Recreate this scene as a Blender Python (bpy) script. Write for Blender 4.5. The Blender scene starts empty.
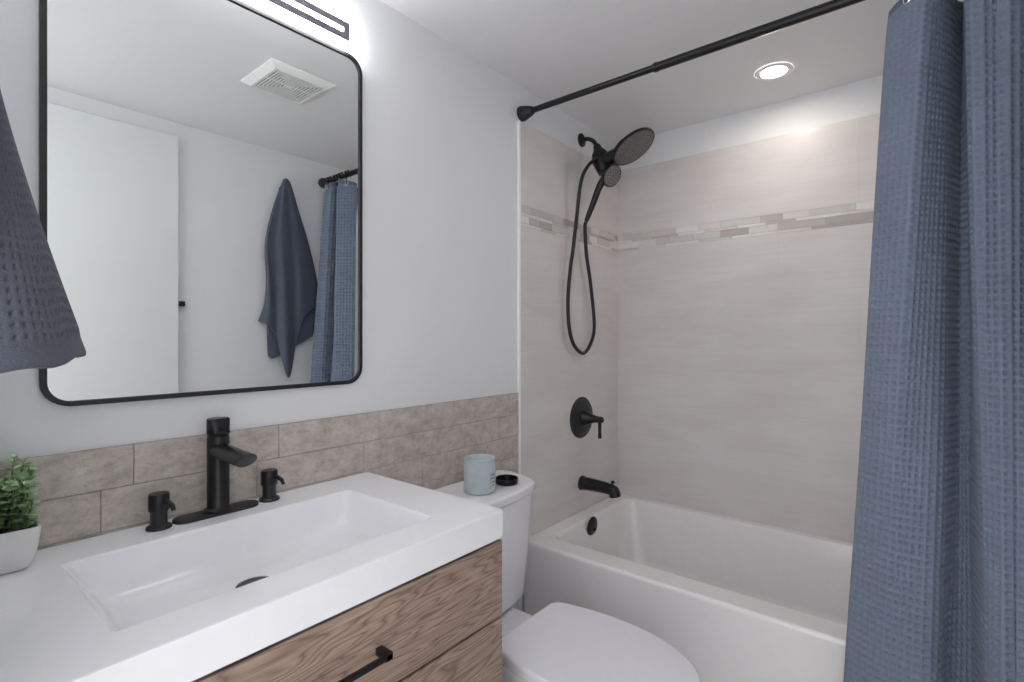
import bpy, bmesh, math, random
from mathutils import Vector, Matrix
import numpy as np

S = bpy.context.scene
COL = S.collection
PI = math.pi

# ------------------------------------------------------------------ camera
cam_d = bpy.data.cameras.new('camera')
cam_d.sensor_width = 36.0
cam_d.lens = 36.0 * 516.0 / 1024.0
cam_d.shift_y = -4.0 / 1024.0
cam_d.clip_start = 0.01
cam = bpy.data.objects.new('camera', cam_d)
COL.objects.link(cam)
cam.location = (0.0, -1.37, 1.285)
cam.rotation_euler = (PI / 2, 0, math.atan(422 / 516) - PI / 2)
S.camera = cam

# ------------------------------------------------------------------ world, exposure
wd = bpy.data.worlds.new('ambient_fill')
S.world = wd
wd.use_nodes = True
wd.node_tree.nodes['Background'].inputs[0].default_value = (0.985, 0.985, 1.0, 1)
wd.node_tree.nodes['Background'].inputs[1].default_value = 2.25  # even world light added as fill, entering through the open doorway
S.view_settings.view_transform = 'Standard'
S.view_settings.look = 'None'
S.view_settings.exposure = 0.04
S.view_settings.gamma = 1.0
S.view_settings.use_curve_mapping = False
S.cycles.use_denoising = True
S.cycles.max_bounces = 14
S.cycles.diffuse_bounces = 8
S.cycles.glossy_bounces = 6

LED_BAR = 40.0
POT_LIGHT = 102.0

# ------------------------------------------------------------------ materials
def lin(v):
    v /= 255.0
    return v / 12.92 if v <= 0.04045 else ((v + 0.055) / 1.055) ** 2.4

def rgb(r, g, b):
    return (lin(r), lin(g), lin(b), 1.0)

class NT:
    def __init__(self, name, base=(0.8, 0.8, 0.8, 1), rough=0.5, metal=0.0, spec=None):
        self.m = bpy.data.materials.new(name)
        self.m.use_nodes = True
        self.t = self.m.node_tree
        self.b = self.t.nodes['Principled BSDF']
        self.b.inputs['Base Color'].default_value = base
        self.b.inputs['Roughness'].default_value = rough
        self.b.inputs['Metallic'].default_value = metal
        if spec is not None:
            self.b.inputs['Specular IOR Level'].default_value = spec
    def n(self, kind, **kw):
        nd = self.t.nodes.new(kind)
        for k, v in kw.items():
            setattr(nd, k, v)
        return nd
    def l(self, a, b):
        self.t.links.new(a, b)
    def coords(self, scale=(1, 1, 1), rot=(0, 0, 0), loc=(0, 0, 0)):
        tc = self.n('ShaderNodeTexCoord')
        mp = self.n('ShaderNodeMapping')
        mp.inputs['Scale'].default_value = scale
        mp.inputs['Rotation'].default_value = rot
        mp.inputs['Location'].default_value = loc
        self.l(tc.outputs['Object'], mp.inputs['Vector'])
        return mp.outputs['Vector']
    def noise(self, vec, scale, detail=4, rough=0.5, dist=0.0):
        nd = self.n('ShaderNodeTexNoise')
        nd.inputs['Scale'].default_value = scale
        nd.inputs['Detail'].default_value = detail
        nd.inputs['Roughness'].default_value = rough
        nd.inputs['Distortion'].default_value = dist
        if vec is not None:
            self.l(vec, nd.inputs['Vector'])
        return nd.outputs['Fac']
    def ramp(self, fac, stops):
        nd = self.n('ShaderNodeValToRGB')
        e = nd.color_ramp.elements
        while len(e) < len(stops):
            e.new(0.5)
        for el, (p, c) in zip(e, stops):
            el.position = p
            el.color = c
        self.l(fac, nd.inputs['Fac'])
        return nd.outputs['Color']
    def mix(self, fac, a, b, mode='MIX'):
        nd = self.n('ShaderNodeMix', data_type='RGBA', blend_type=mode)
        for key, v in ((0, fac), (6, a), (7, b)):
            if hasattr(v, 'links') or hasattr(v, 'is_linked'):
                self.l(v, nd.inputs[key])
            else:
                nd.inputs[key].default_value = v
        return nd.outputs[2]
    def bump(self, h, strength=0.2, dist=0.01):
        nd = self.n('ShaderNodeBump')
        nd.inputs['Strength'].default_value = strength
        nd.inputs['Distance'].default_value = dist
        self.l(h, nd.inputs['Height'])
        self.l(nd.outputs['Normal'], self.b.inputs['Normal'])
    def color(self, c):
        self.l(c, self.b.inputs['Base Color'])

def plain(name, c, rough=0.5, metal=0.0, spec=None, mott=0.03, scale=30):
    t = NT(name, c, rough, metal, spec)
    f = t.noise(t.coords(), scale, 3)
    d = tuple(max(0, x * (1 - mott)) for x in c[:3]) + (1,)
    u = tuple(min(1, x * (1 + mott)) for x in c[:3]) + (1,)
    t.color(t.ramp(f, [(0.3, d), (0.7, u)]))
    return t.m

def emit(name, c, strength):
    t = NT(name, c, 0.4)
    t.b.inputs['Emission Color'].default_value = c
    t.b.inputs['Emission Strength'].default_value = strength
    return t.m

def wall_paint(name, c):
    t = NT(name, c, 0.55)
    f = t.noise(t.coords(), 180, 2)
    g = t.noise(t.coords(), 2.0, 2)
    d = tuple(x * 0.975 for x in c[:3]) + (1,)
    t.color(t.ramp(g, [(0.3, d), (0.7, c)]))
    t.bump(f, 0.04, 0.003)
    return t.m

M = {}
M['paint'] = wall_paint('wall_paint', rgb(228, 229, 231))
M['ceiling'] = wall_paint('ceiling_paint', rgb(231, 230, 231))
M['trim'] = plain('white_trim', rgb(240, 240, 240), 0.35)
M['door'] = plain('door_paint', rgb(222, 224, 224), 0.45, mott=0.01, scale=3)
M['porcelain'] = plain('porcelain', rgb(236, 236, 240), 0.12, mott=0.01)
M['seat'] = plain('seat_plastic', rgb(232, 232, 238), 0.25, mott=0.01)
M['acrylic'] = plain('tub_acrylic', rgb(236, 234, 234), 0.15, mott=0.01)
M['counter'] = plain('cultured_marble', rgb(238, 238, 241), 0.12, mott=0.01)
M['black'] = plain('matte_black', rgb(30, 30, 32), 0.33, 0.35, mott=0.1)
M['black2'] = plain('black_satin', rgb(38, 38, 41), 0.42, 0.2, mott=0.1)
M['nub'] = plain('pale_nubs', rgb(168, 166, 164), 0.5)
M['gloss'] = plain('gloss_black', rgb(26, 26, 28), 0.16, 0.3, mott=0.1)
M['nozzle'] = plain('rubber_nozzles', rgb(104, 102, 102), 0.5, mott=0.2, scale=60)
M['drain'] = plain('dark_drain', rgb(92, 94, 98), 0.3, 0.6)
M['chrome'] = plain('chrome', rgb(215, 215, 220), 0.15, 1.0)
M['dark'] = plain('dark_gap', rgb(30, 27, 25), 0.8)
M['fixture'] = plain('fixture_grey', rgb(120, 120, 130), 0.4, 0.2)
M['led'] = emit('led_diffuser', (0.975, 0.985, 1.0, 1), LED_BAR)
M['pot'] = emit('pot_lens', (1.0, 0.92, 0.83, 1), POT_LIGHT)
M['ventw'] = plain('vent_plastic', rgb(235, 235, 233), 0.4)
M['ventd'] = plain('vent_inside', rgb(58, 58, 58), 0.8)
M['plantpot'] = plain('planter_ceramic', rgb(226, 226, 224), 0.35)
M['soil'] = plain('soil', rgb(52, 48, 38), 0.95, mott=0.5, scale=120)
M['wax'] = plain('wax', rgb(214, 220, 222), 0.5)
M['label'] = plain('candle_label', rgb(196, 200, 203), 0.6, mott=0.02)
M['ink'] = plain('grey_ink', rgb(120, 124, 130), 0.7)
M['stem'] = plain('green_stem', rgb(88, 110, 70), 0.7)

# glass of the mirror
t = NT('mirror_silver', rgb(238, 241, 240), 0.0, 1.0)
M['mirror'] = t.m
# frosted jar
t = NT('frosted_jar', rgb(176, 186, 192), 0.28)
f = t.noise(t.coords(), 40, 3)
t.color(t.ramp(f, [(0.3, rgb(198, 208, 214)), (0.7, rgb(210, 218, 223))]))
t.b.inputs['Transmission Weight'].default_value = 0.25
M['jar'] = t.m
# leaves
t = NT('leaf_green', rgb(120, 150, 105), 0.45)
f = t.noise(t.coords(), 55, 3)
t.color(t.ramp(f, [(0.3, rgb(96, 134, 84)), (0.5, rgb(160, 190, 142)), (0.68, rgb(206, 224, 192))]))
t.b.inputs['Subsurface Weight'].default_value = 0.0
M['leaf'] = t.m

# oak veneer, grain along X
def wood(name, seed):
    t = NT(name, rgb(120, 98, 86), 0.5)
    v = t.coords((0.75, 1, 6.0), loc=(seed, 0, seed * 0.7))
    big = t.noise(v, 1.7, 3, 0.55, 0.4)
    mul = t.n('ShaderNodeMath', operation='MULTIPLY')
    mul.inputs[1].default_value = 30.0
    t.l(big, mul.inputs[0])
    fr = t.n('ShaderNodeMath', operation='PINGPONG')
    fr.inputs[1].default_value = 0.5
    t.l(mul.outputs[0], fr.inputs[0])
    dbl = t.n('ShaderNodeMath', operation='MULTIPLY')
    dbl.inputs[1].default_value = 2.25
    t.l(fr.outputs[0], dbl.inputs[0])
    c1 = t.ramp(dbl.outputs[0], [(0.0, rgb(132, 110, 97)), (0.2, rgb(156, 134, 121)), (0.6, rgb(173, 151, 137)), (1.0, rgb(180, 159, 145))])
    fine = t.noise(t.coords((6, 30, 330)), 1.0, 5, 0.7)
    c2 = t.ramp(fine, [(0.3, rgb(150, 138, 130)), (0.62, rgb(255, 255, 255))])
    c = t.mix(0.62, c1, c2, 'MULTIPLY')
    blot = t.noise(t.coords((2, 2, 9)), 2.0, 2)
    c3 = t.ramp(blot, [(0.3, rgb(212, 206, 204)), (0.7, rgb(255, 252, 248))])
    c = t.mix(0.6, c, c3, 'MULTIPLY')
    t.color(c)
    t.bump(fine, 0.12, 0.002)
    return t.m
M['wood'] = wood('oak_veneer', 0.0)
M['wood2'] = wood('oak_veneer_lower', 3.1)

# subway backsplash stone
def stone(name, seed):
    t = NT(name, rgb(176, 166, 158), 0.32)
    v = t.coords((1, 1, 1.5), loc=(seed, seed * 2, seed * 3))
    a = t.noise(v, 17, 6, 0.7, 0.25)
    b = t.noise(v, 70, 5, 0.7, 0.1)
    c1 = t.ramp(a, [(0.3, rgb(162, 153, 145)), (0.5, rgb(190, 181, 173)), (0.68, rgb(208, 200, 193))])
    c2 = t.ramp(b, [(0.32, rgb(222, 217, 213)), (0.5, rgb(255, 255, 255))])
    t.color(t.mix(0.75, c1, c2, 'MULTIPLY'))
    t.bump(b, 0.05, 0.003)
    return t.m
STONES = [stone('stone_tile_%s' % w, s) for w, s in (('warm', 0.0), ('mid', 4.3), ('cool', 9.1))]
M['grout'] = plain('grey_grout', rgb(150, 142, 136), 0.9)

# large alcove tile with fine horizontal brushing; size given in metres
def bigtile(name, axis, warm):
    t = NT(name, rgb(214, 210, 208), 0.3)
    sc = (3, 3, 130)
    fine = t.noise(t.coords(sc), 1.0, 5, 0.65)
    cloud = t.noise(t.coords((1, 1, 3)), 3.0, 3)
    c1 = t.ramp(fine, [(0.3, rgb(216, 212, 211)), (0.65, rgb(222, 218, 217))])
    c2 = t.ramp(cloud, [(0.3, rgb(240, 238, 236)), (0.7, rgb(255, 255, 255))])
    t.color(t.mix(0.8, c1, c2, 'MULTIPLY'))
    t.bump(fine, 0.06, 0.002)
    return t.m
M['tile'] = bigtile('alcove_tile', 0, 0)
M['tilegrout'] = plain('alcove_grout', rgb(214, 210, 209), 0.8)
MOS = [plain('mosaic_%s' % n_, c_, r_, mott=0.03, scale=60) for n_, c_, r_ in (
    ('pearl', rgb(228, 226, 224), 0.22), ('bone', rgb(216, 212, 209), 0.3), ('silver', rgb(204, 201, 199), 0.22),
    ('taupe', rgb(176, 169, 166), 0.3), ('sand', rgb(208, 202, 198), 0.25), ('smoke', rgb(188, 182, 179), 0.3))]

# floor: pale greige plank vinyl
t = NT('floor_vinyl', rgb(176, 166, 156), 0.45)
f = t.noise(t.coords((2, 30, 1)), 3.0, 5)
t.color(t.ramp(f, [(0.3, rgb(168, 166, 164)), (0.7, rgb(190, 188, 186))]))
M['floor'] = t.m

def fabric(name, c, d, scale=700, rough=0.9):
    t = NT(name, c, rough, spec=0.2)
    f = t.noise(t.coords(), scale, 2)
    g = t.noise(t.coords(), 9, 3)
    a = t.ramp(f, [(0.3, d), (0.7, c)])
    b = t.ramp(g, [(0.3, (0.86, 0.86, 0.88, 1)), (0.7, (1, 1, 1, 1))])
    t.color(t.mix(0.6, a, b, 'MULTIPLY'))
    t.bump(f, 0.35, 0.002)
    t.b.inputs['Sheen Weight'].default_value = 0.08
    return t.m
M['curtain'] = fabric('curtain_waffle', rgb(130, 141, 158), rgb(110, 121, 139))
M['hem'] = fabric('curtain_hem', rgb(104, 112, 126), rgb(90, 98, 112))
M['terry'] = fabric('terry_cloth', rgb(100, 105, 120), rgb(74, 79, 94), 420)
M['towelw'] = fabric('towel_waffle', rgb(86, 89, 99), rgb(68, 71, 82))

# ------------------------------------------------------------------ mesh helpers
class MB:
    def __init__(self):
        self.bm = bmesh.new()
        self.mi = 0
    def box(self, x0, x1, y0, y1, z0, z1, bev=0.0, seg=2):
        vs = [self.bm.verts.new((x, y, z)) for x in (x0, x1) for y in (y0, y1) for z in (z0, z1)]
        fs = []
        for q in ((0, 1, 3, 2), (4, 6, 7, 5), (0, 4, 5, 1), (2, 3, 7, 6), (0, 2, 6, 4), (1, 5, 7, 3)):
            f = self.bm.faces.new([vs[i] for i in q])
            f.material_index = self.mi
            fs.append(f)
        if bev:
            es = {e for f in fs for e in f.edges}
            bmesh.ops.bevel(self.bm, geom=list(es), offset=bev, segments=seg, affect='EDGES', profile=0.5, material=-1)
        return self
    def loft(self, rings, cap0=True, cap1=True, closed=True, loop=False):
        R = [[self.bm.verts.new(p) for p in r] for r in rings]
        n = len(R[0])
        pairs = [(i, i + 1) for i in range(len(R) - 1)] + ([(len(R) - 1, 0)] if loop else [])
        for i, k in pairs:
            for j in range(n if closed else n - 1):
                a, b = R[i][j], R[i][(j + 1) % n]
                c, d = R[k][(j + 1) % n], R[k][j]
                try:
                    f = self.bm.faces.new((a, b, c, d))
                    f.material_index = self.mi
                except ValueError:
                    pass
        if not loop and closed:
            for flag, r in ((cap0, R[0]), (cap1, R[-1])):
                if flag:
                    try:
                        f = self.bm.faces.new(r)
                        f.material_index = self.mi
                    except ValueError:
                        pass
        return self
    def tube(self, path, r, n=12, squash=None):
        P = [Vector(p) for p in path]
        m = len(P)
        rs = r if isinstance(r, (list, tuple)) else [r] * m
        rings = []
        up = None
        for i in range(m):
            d = (P[min(i + 1, m - 1)] - P[max(i - 1, 0)]).normalized()
            if up is None:
                up = Vector((0, 0, 1)) if abs(d.z) < 0.9 else Vector((1, 0, 0))
            s = d.cross(up).normalized()
            up = s.cross(d).normalized()
            ks, ku = squash if squash else (1, 1)
            rings.append([P[i] + s * math.cos(2 * PI * k / n) * rs[i] * ks + up * math.sin(2 * PI * k / n) * rs[i] * ku for k in range(n)])
        return self.loft(rings)
    def lathe(self, prof, c=(0, 0, 0), axis=(0, 0, 1), n=32, cap0=True, cap1=True, sx=1.0, sy=1.0, ref=None):
        a = Vector(axis).normalized()
        u = Vector(ref) if ref is not None else (Vector((1, 0, 0)) if abs(a.x) < 0.9 else Vector((0, 1, 0)))
        u = (u - a * u.dot(a)).normalized()
        v = a.cross(u)
        c = Vector(c)
        rings = [[c + a * h + u * r * sx * math.cos(2 * PI * k / n) + v * r * sy * math.sin(2 * PI * k / n) for k in range(n)] for r, h in prof]
        return self.loft(rings, cap0, cap1)
    def torus(self, c, axis, R, r, n=28, m=8):
        a = Vector(axis).normalized()
        u = Vector((1, 0, 0)) if abs(a.x) < 0.9 else Vector((0, 1, 0))
        u = (u - a * u.dot(a)).normalized()
        v = a.cross(u)
        c = Vector(c)
        rings = []
        for i in range(n):
            d = u * math.cos(2 * PI * i / n) + v * math.sin(2 * PI * i / n)
            rings.append([c + d * (R + r * math.cos(2 * PI * k / m)) + a * r * math.sin(2 * PI * k / m) for k in range(m)])
        return self.loft(rings, loop=True)
    def quad(self, *pts):
        f = self.bm.faces.new([self.bm.verts.new(p) for p in pts])
        f.material_index = self.mi
        return self
    def build(self, name, mats, parent=None, smooth=True, angle=35, recalc=True):
        if recalc:
            bmesh.ops.recalc_face_normals(self.bm, faces=self.bm.faces)
        me = bpy.data.meshes.new(name)
        self.bm.to_mesh(me)
        self.bm.free()
        for m in (mats if isinstance(mats, (list, tuple)) else [mats]):
            me.materials.append(m)
        if smooth:
            me.shade_smooth()
            me.set_sharp_from_angle(angle=math.radians(angle))
        o = bpy.data.objects.new(name, me)
        COL.objects.link(o)
        if smooth and angle >= 40:
            wn = o.modifiers.new('weighted_normals', 'WEIGHTED_NORMAL')
            wn.keep_sharp = True
            wn.weight = 80
        if parent is not None:
            o.parent = parent
            par = parent
            o.matrix_parent_inverse = world_of(par).inverted()
        return o

def world_of(o):
    m = Matrix.Translation(o.location)
    if o.parent is not None:
        return world_of(o.parent) @ o.matrix_parent_inverse @ m
    return m

def empty(name, loc, label, cat, group=None):
    o = bpy.data.objects.new(name, None)
    COL.objects.link(o)
    o.location = loc
    o.empty_display_size = 0.05
    tag(o, label, cat, group)
    return o

def tag(o, label, cat, group=None):
    o['label'] = label
    o['category'] = cat
    if group:
        o['group'] = group
    return o

def structure(o, label=None):
    o['kind'] = 'structure'
    if label:
        o['label'] = label
    return o

def rrect(x0, x1, y0, y1, r, n, z):
    """rounded rectangle, counter-clockwise, r may be one radius or four"""
    rr = r if isinstance(r, (list, tuple)) else [r] * 4
    out = []
    for (cx, cy, a0), q in zip(((x1, y1, 0), (x0, y1, PI / 2), (x0, y0, PI), (x1, y0, 1.5 * PI)), rr):
        sx = -1 if cx == x1 else 1
        sy = -1 if cy == y1 else 1
        for k in range(n + 1):
            a = a0 + PI / 2 * k / n
            out.append((cx + sx * q + q * math.cos(a), cy + sy * q + q * math.sin(a), z))
    return out

def catmull(pts, per=8):
    P = [np.array(p, float) for p in pts]
    P = [2 * P[0] - P[1]] + P + [2 * P[-1] - P[-2]]
    out = []
    for i in range(1, len(P) - 2):
        p0, p1, p2, p3 = P[i - 1:i + 3]
        for k in range(per):
            s = k / per
            out.append(0.5 * (2 * p1 + (p2 - p0) * s + (2 * p0 - 5 * p1 + 4 * p2 - p3) * s * s + (3 * p1 - p0 - 3 * p2 + p3) * s ** 3))
    out.append(P[-2])
    return out

def grid_object(name, V, mats, parent=None, face_mat=None, solid=0.0, two_sided=True):
    """V: (rows, cols, 3) array of points -> one sheet mesh"""
    nr, nc = V.shape[:2]
    idx = np.arange(nr * nc).reshape(nr, nc)
    F = np.stack([idx[:-1, :-1], idx[:-1, 1:], idx[1:, 1:], idx[1:, :-1]], -1).reshape(-1, 4)
    me = bpy.data.meshes.new(name)
    me.vertices.add(nr * nc)
    me.vertices.foreach_set('co', V.reshape(-1).astype(np.float32))
    me.loops.add(F.size)
    me.loops.foreach_set('vertex_index', F.reshape(-1).astype(np.int32))
    me.polygons.add(len(F))
    me.polygons.foreach_set('loop_start', np.arange(0, F.size, 4, dtype=np.int32))
    for m in (mats if isinstance(mats, (list, tuple)) else [mats]):
        me.materials.append(m)
    if face_mat is not None:
        me.polygons.foreach_set('material_index', face_mat.reshape(-1).astype(np.int32))
    me.update(calc_edges=True)
    me.validate()
    me.shade_smooth()
    o = bpy.data.objects.new(name, me)
    COL.objects.link(o)
    if solid:
        md = o.modifiers.new('cloth_thickness', 'SOLIDIFY')
        md.thickness = solid
        md.offset = 0
    if parent is not None:
        o.parent = parent
        o.matrix_parent_inverse = world_of(parent).inverted()
    return o

# ------------------------------------------------------------------ dimensions (metres)
XL, XB = 0.06, 2.601          # door wall face, back wall of the tub alcove
YR = -1.590                   # wall opposite the vanity
ZC = 2.36
XT = 1.709                    # where the alcove tile begins

# ------------------------------------------------------------------ shell
structure(MB().box(XL - 0.12, XB + 0.1, YR - 0.1, 0.1, -0.1, 0.0).build('floor', M['floor'], smooth=False))
structure(MB().box(XL - 0.12, XB + 0.1, YR - 0.1, 0.1, ZC, ZC + 0.1).build('ceiling', M['ceiling'], smooth=False))
structure(MB().box(XL - 0.12, XB + 0.1, 0.0, 0.1, 0.0, ZC).build('wall_left', M['paint'], smooth=False))
structure(MB().box(XL - 0.12, XB + 0.1, YR - 0.1, YR, 0.0, ZC).build('wall_right', M['paint'], smooth=False))
structure(MB().box(XB, XB + 0.1, YR, 0.0, 0.0, ZC).build('wall_back', M['paint'], smooth=False))
wf = MB().box(XL - 0.12, XL, -0.66, 0.0, 0.0, ZC)
wf.box(XL - 0.12, XL, YR, -0.66, 2.29, ZC)
structure(wf.build('wall_front', M['paint'], smooth=False))

# alcove tile: panels laid on a grout bed, all as one wall surface per side
def tile_wall(name, along_y, u0, u1, zs, joints_by_row, th):
    b = MB()
    def slab(a, c, z0, z1, d0, d1, mi, bev):
        b.mi = mi
        if along_y:
            b.box(XB - d1, XB - d0, -c, -a, z0, z1, bev, 1)
        else:
            b.box(a, c, -d1, -d0, z0, z1, bev, 1)
    slab(u0, u1, zs[0], zs[-1], 0.0, th - 0.0007, 1, 0)
    for k in range(len(zs) - 1):
        js = [u0] + joints_by_row[k] + [u1]
        for a, c in zip(js[:-1], js[1:]):
            g = 0.0009
            slab(a + (g if a > u0 else 0), c - (g if c < u1 else 0), zs[k] + g, zs[k + 1] - g, th - 0.0015, th, 0, 0.0004)
    o = b.build(name, [M['tile'], M['tilegrout']], smooth=False)
    structure(o)
    return o
TT = 0.010
TILE_TOP = 2.203
MZ0, MZ1 = 1.758, 1.848
tile_wall('wall_back_tile', True, TT, -YR, [0.40, 0.545, 0.85, 1.155, 1.46, MZ0], [[0.82], [0.52, 1.13], [0.82], [0.52, 1.13], [0.82]], TT)
tile_wall('wall_back_tile_upper', True, TT, -YR, [MZ1, TILE_TOP], [[0.52, 1.13]], TT)
tile_wall('wall_left_tile', False, XT + 0.012, XB, [0.40, 0.545, 0.85, 1.155, 1.46, MZ0], [[], [], [], [], []], TT)
tile_wall('wall_left_tile_upper', False, XT + 0.012, XB, [MZ1, TILE_TOP], [[]], TT)
# low tile strip between apron and vanity wall
structure(MB().box(XT, XT + 0.012, -TT - 0.003, 0, 0.0, TILE_TOP, 0.002).build('trim_1', M['trim'], smooth=False), 'white metal edge strip where the shower tile meets the painted wall')

# mosaic accent band
random.seed(11)
def mosaic(name, along_y, u0, u1):
    b = MB()
    b.mi = len(MOS)
    if along_y:
        b.box(XB - 0.008, XB, -u1, -u0, MZ0, MZ1)
    else:
        b.box(u0, u1, -0.008, 0, MZ0, MZ1)
    for z0, z1, lo, hi in ((MZ0, MZ0 + 0.013, 0.10, 0.22), (MZ0 + 0.013, MZ0 + 0.046, 0.07, 0.19), (MZ0 + 0.046, MZ0 + 0.059, 0.09, 0.2), (MZ0 + 0.059, MZ1, 0.08, 0.2)):
        u = u0 - random.uniform(0, 0.1)
        last = -1
        while u < u1:
            w = random.uniform(lo, hi)
            a, c = max(u, u0), min(u + w, u1)
            if c - a > 0.006:
                k = random.choices(range(6), [4, 5, 2, 1.2, 3, 1.2])[0]
                if k == last:
                    k = (k + 1) % 6 if k < 3 else 0
                last = k
                b.mi = k
                g = 0.0008
                if along_y:
                    b.box(XB - 0.0105, XB - 0.006, -c + g, -a - g, z0 + g, z1 - g, 0.0006, 1)
                else:
                    b.box(a + g, c - g, -0.0105, -0.006, z0 + g, z1 - g, 0.0006, 1)
            u += w
    o = b.build(name, MOS + [M['tilegrout']], smooth=False)
    structure(o, 'horizontal band of thin glass mosaic strips in the shower tile')
mosaic('trim_2', True, TT, -YR)
mosaic('trim_3', False, XT + 0.012, XB)

# subway tile backsplash along the vanity wall
b = MB()
b.mi = 3
b.box(XL, XT, -0.006, 0, 0.60, 1.049)
random.seed(4)
for row, (z1, off) in enumerate(((1.049, 0.354), (0.960, 0.296), (0.871, 0.209), (0.782, 0.354), (0.693, 0.296))):
    z0 = z1 - 0.0885
    x = off - 0.975
    while x < XT:
        a, c = max(x + 0.0008, XL), min(x + 0.3242 - 0.0004, XT)
        if c - a > 0.01:
            b.mi = random.randrange(3)
            b.box(a, c, -0.0085, -0.004, z0 + 0.0009, z1, 0.0008, 1)
        x += 0.3242
structure(b.build('trim_4', STONES + [M['grout']], smooth=False), 'grey stone subway tile backsplash on the vanity wall')

# door leaf folded back against the opposite wall
d = MB().box(XL + 0.005, 0.936, YR + 0.004, YR + 0.034, 0.012, 2.280, 0.002, 1).build('door_1', M['door'], smooth=False)
structure(d, 'plain white door leaf standing open flat against the wall')
MB().box(0.9365, 0.968, YR + 0.008, YR + 0.03, 1.439, 1.464, 0.003).build('latch', M['black'], d)['label'] = 'small black latch on the door edge'
structure(MB().box(0.955, XT, -0.014, 0, 0, 0.09, 0.003).build('baseboard_left', M['trim'], smooth=False))
structure(MB().box(0.95, 1.735, YR, YR + 0.014, 0, 0.09, 0.003).build('baseboard_right', M['trim'], smooth=False))

# ------------------------------------------------------------------ bathtub
tub = empty('bathtub', (2.16, -0.77, 0), 'white alcove bathtub with a flat apron beside the toilet', 'bathtub')
b = MB()
TX0, TX1, TY0, TY1 = 1.738, XB - 0.0105, YR + 0.0005, -0.0105
ZT = 0.418
N = 8
rings = [rrect(TX0 + 0.004, TX1, TY0, TY1, 0.004, N, 0.0),
         rrect(TX0 + 0.004, TX1, TY0, TY1, 0.004, N, 0.30),
         rrect(TX0 + 0.001, TX1, TY0, TY1, 0.006, N, ZT - 0.035),
         rrect(TX0, TX1, TY0, TY1, 0.008, N, ZT - 0.016),
         rrect(TX0 + 0.004, TX1, TY0, TY1, 0.01, N, ZT - 0.005),
         rrect(TX0 + 0.012, TX1 - 0.001, TY0 + 0.001, TY1 - 0.001, 0.012, N, ZT)]
ix0, ix1, iy0, iy1 = 1.845, 2.548, -1.44, -0.082
rings += [rrect(ix0 - 0.006, ix1 + 0.006, iy0 - 0.006, iy1 + 0.006, 0.055, N, ZT - 0.001),
          rrect(ix0, ix1, iy0, iy1, 0.06, N, ZT - 0.006),
          rrect(ix0 + 0.008, ix1 - 0.006, iy0 + 0.01, iy1 - 0.006, 0.065, N, ZT - 0.022),
          rrect(ix0 + 0.028, ix1 - 0.03, iy0 + 0.06, iy1 - 0.018, 0.09, N, ZT - 0.12),
          rrect(ix0 + 0.05, ix1 - 0.055, iy0 + 0.16, iy1 - 0.035, 0.12, N, 0.14),
          rrect(ix0 + 0.075, ix1 - 0.08, iy0 + 0.21, iy1 - 0.06, 0.13, N, 0.09),
          rrect(ix0 + 0.13, ix1 - 0.13, iy0 + 0.27, iy1 - 0.11, 0.12, N, 0.075)]
b.loft(rings, cap0=False, cap1=True)
b.build('tub_shell', M['acrylic'], tub, angle=50)
b = MB().lathe([(0.0005, 0.012), (0.014, 0.012), (0.036, 0.010), (0.044, 0.004), (0.045, 0.0)], (2.166, -0.0955, 0.376), (0, -1, -0.05), 28)
b.lathe([(0.006, 0.010), (0.006, 0.02), (0.003, 0.022)], (2.166, -0.0955, 0.364), (0, -1, -0.05), 12)
b.build('overflow_plate', M['black'], tub)['label'] = 'round black overflow plate'
b = MB().torus((2.165, -0.27, 0.0755), (0, 0, 1), 0.032, 0.004)
b.lathe([(0.031, 0.001), (0.025, 0.004), (0.0005, 0.005)], (2.165, -0.27, 0.0755), (0, 0, 1), 24)
b.build('tub_drain', M['black'], tub)

# ------------------------------------------------------------------ tub spout
sp = empty('tub_spout', (2.21, -TT, 0.545), 'black tub filler spout on the tiled wall above the tub rim', 'tub spout')
b = MB()
path = catmull([(2.212, -0.010, 0.558), (2.212, -0.06, 0.559), (2.210, -0.12, 0.559), (2.207, -0.168, 0.557), (2.206, -0.192, 0.550), (2.206, -0.199, 0.526)], 6)
m = len(path)
rad = [0.033 - 0.006 * min(1, i / (m * 0.55)) for i in range(m)]
b.tube(path, rad, 24)
b.lathe([(0.036, 0.0), (0.036, 0.006), (0.032, 0.010)], (2.212, -0.0105, 0.558), (0, -1, 0), 28)
b.build('spout_body', M['black'], sp, angle=50)
MB().lathe([(0.0045, 0.0), (0.0045, 0.012), (0.009, 0.014), (0.009, 0.021), (0.006, 0.024)], (2.206, -0.183, 0.576), (0, -0.15, 1), 16).build('diverter_knob', M['black'], sp)

# ------------------------------------------------------------------ shower valve
sv = empty('shower_valve', (2.215, -TT, 0.885), 'round black shower valve with a lever handle on the tiled wall', 'shower valve')
b = MB().lathe([(0.102, 0.0), (0.102, 0.005), (0.094, 0.012), (0.086, 0.0125), (0.070, 0.021), (0.045, 0.024), (0.001, 0.0245)], (2.205, -0.0105, 0.885), (0, -1, 0), 48)
b.build('escutcheon', M['black2'], sv, angle=30)
b = MB().lathe([(0.042, 0.0), (0.041, 0.008), (0.030, 0.028), (0.020, 0.05), (0.0155, 0.075), (0.0150, 0.10), (0.012, 0.104), (0.001, 0.105)], (2.200, -0.032, 0.885), (0, -1, 0), 28)
b.tube([(2.200, -0.119, 0.885), (2.200, -0.119, 0.86), (2.200, -0.119, 0.82), (2.200, -0.119, 0.795)], [0.0095, 0.0085, 0.008, 0.0095], 16)
b.build('lever_handle', M['black'], sv)

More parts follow.
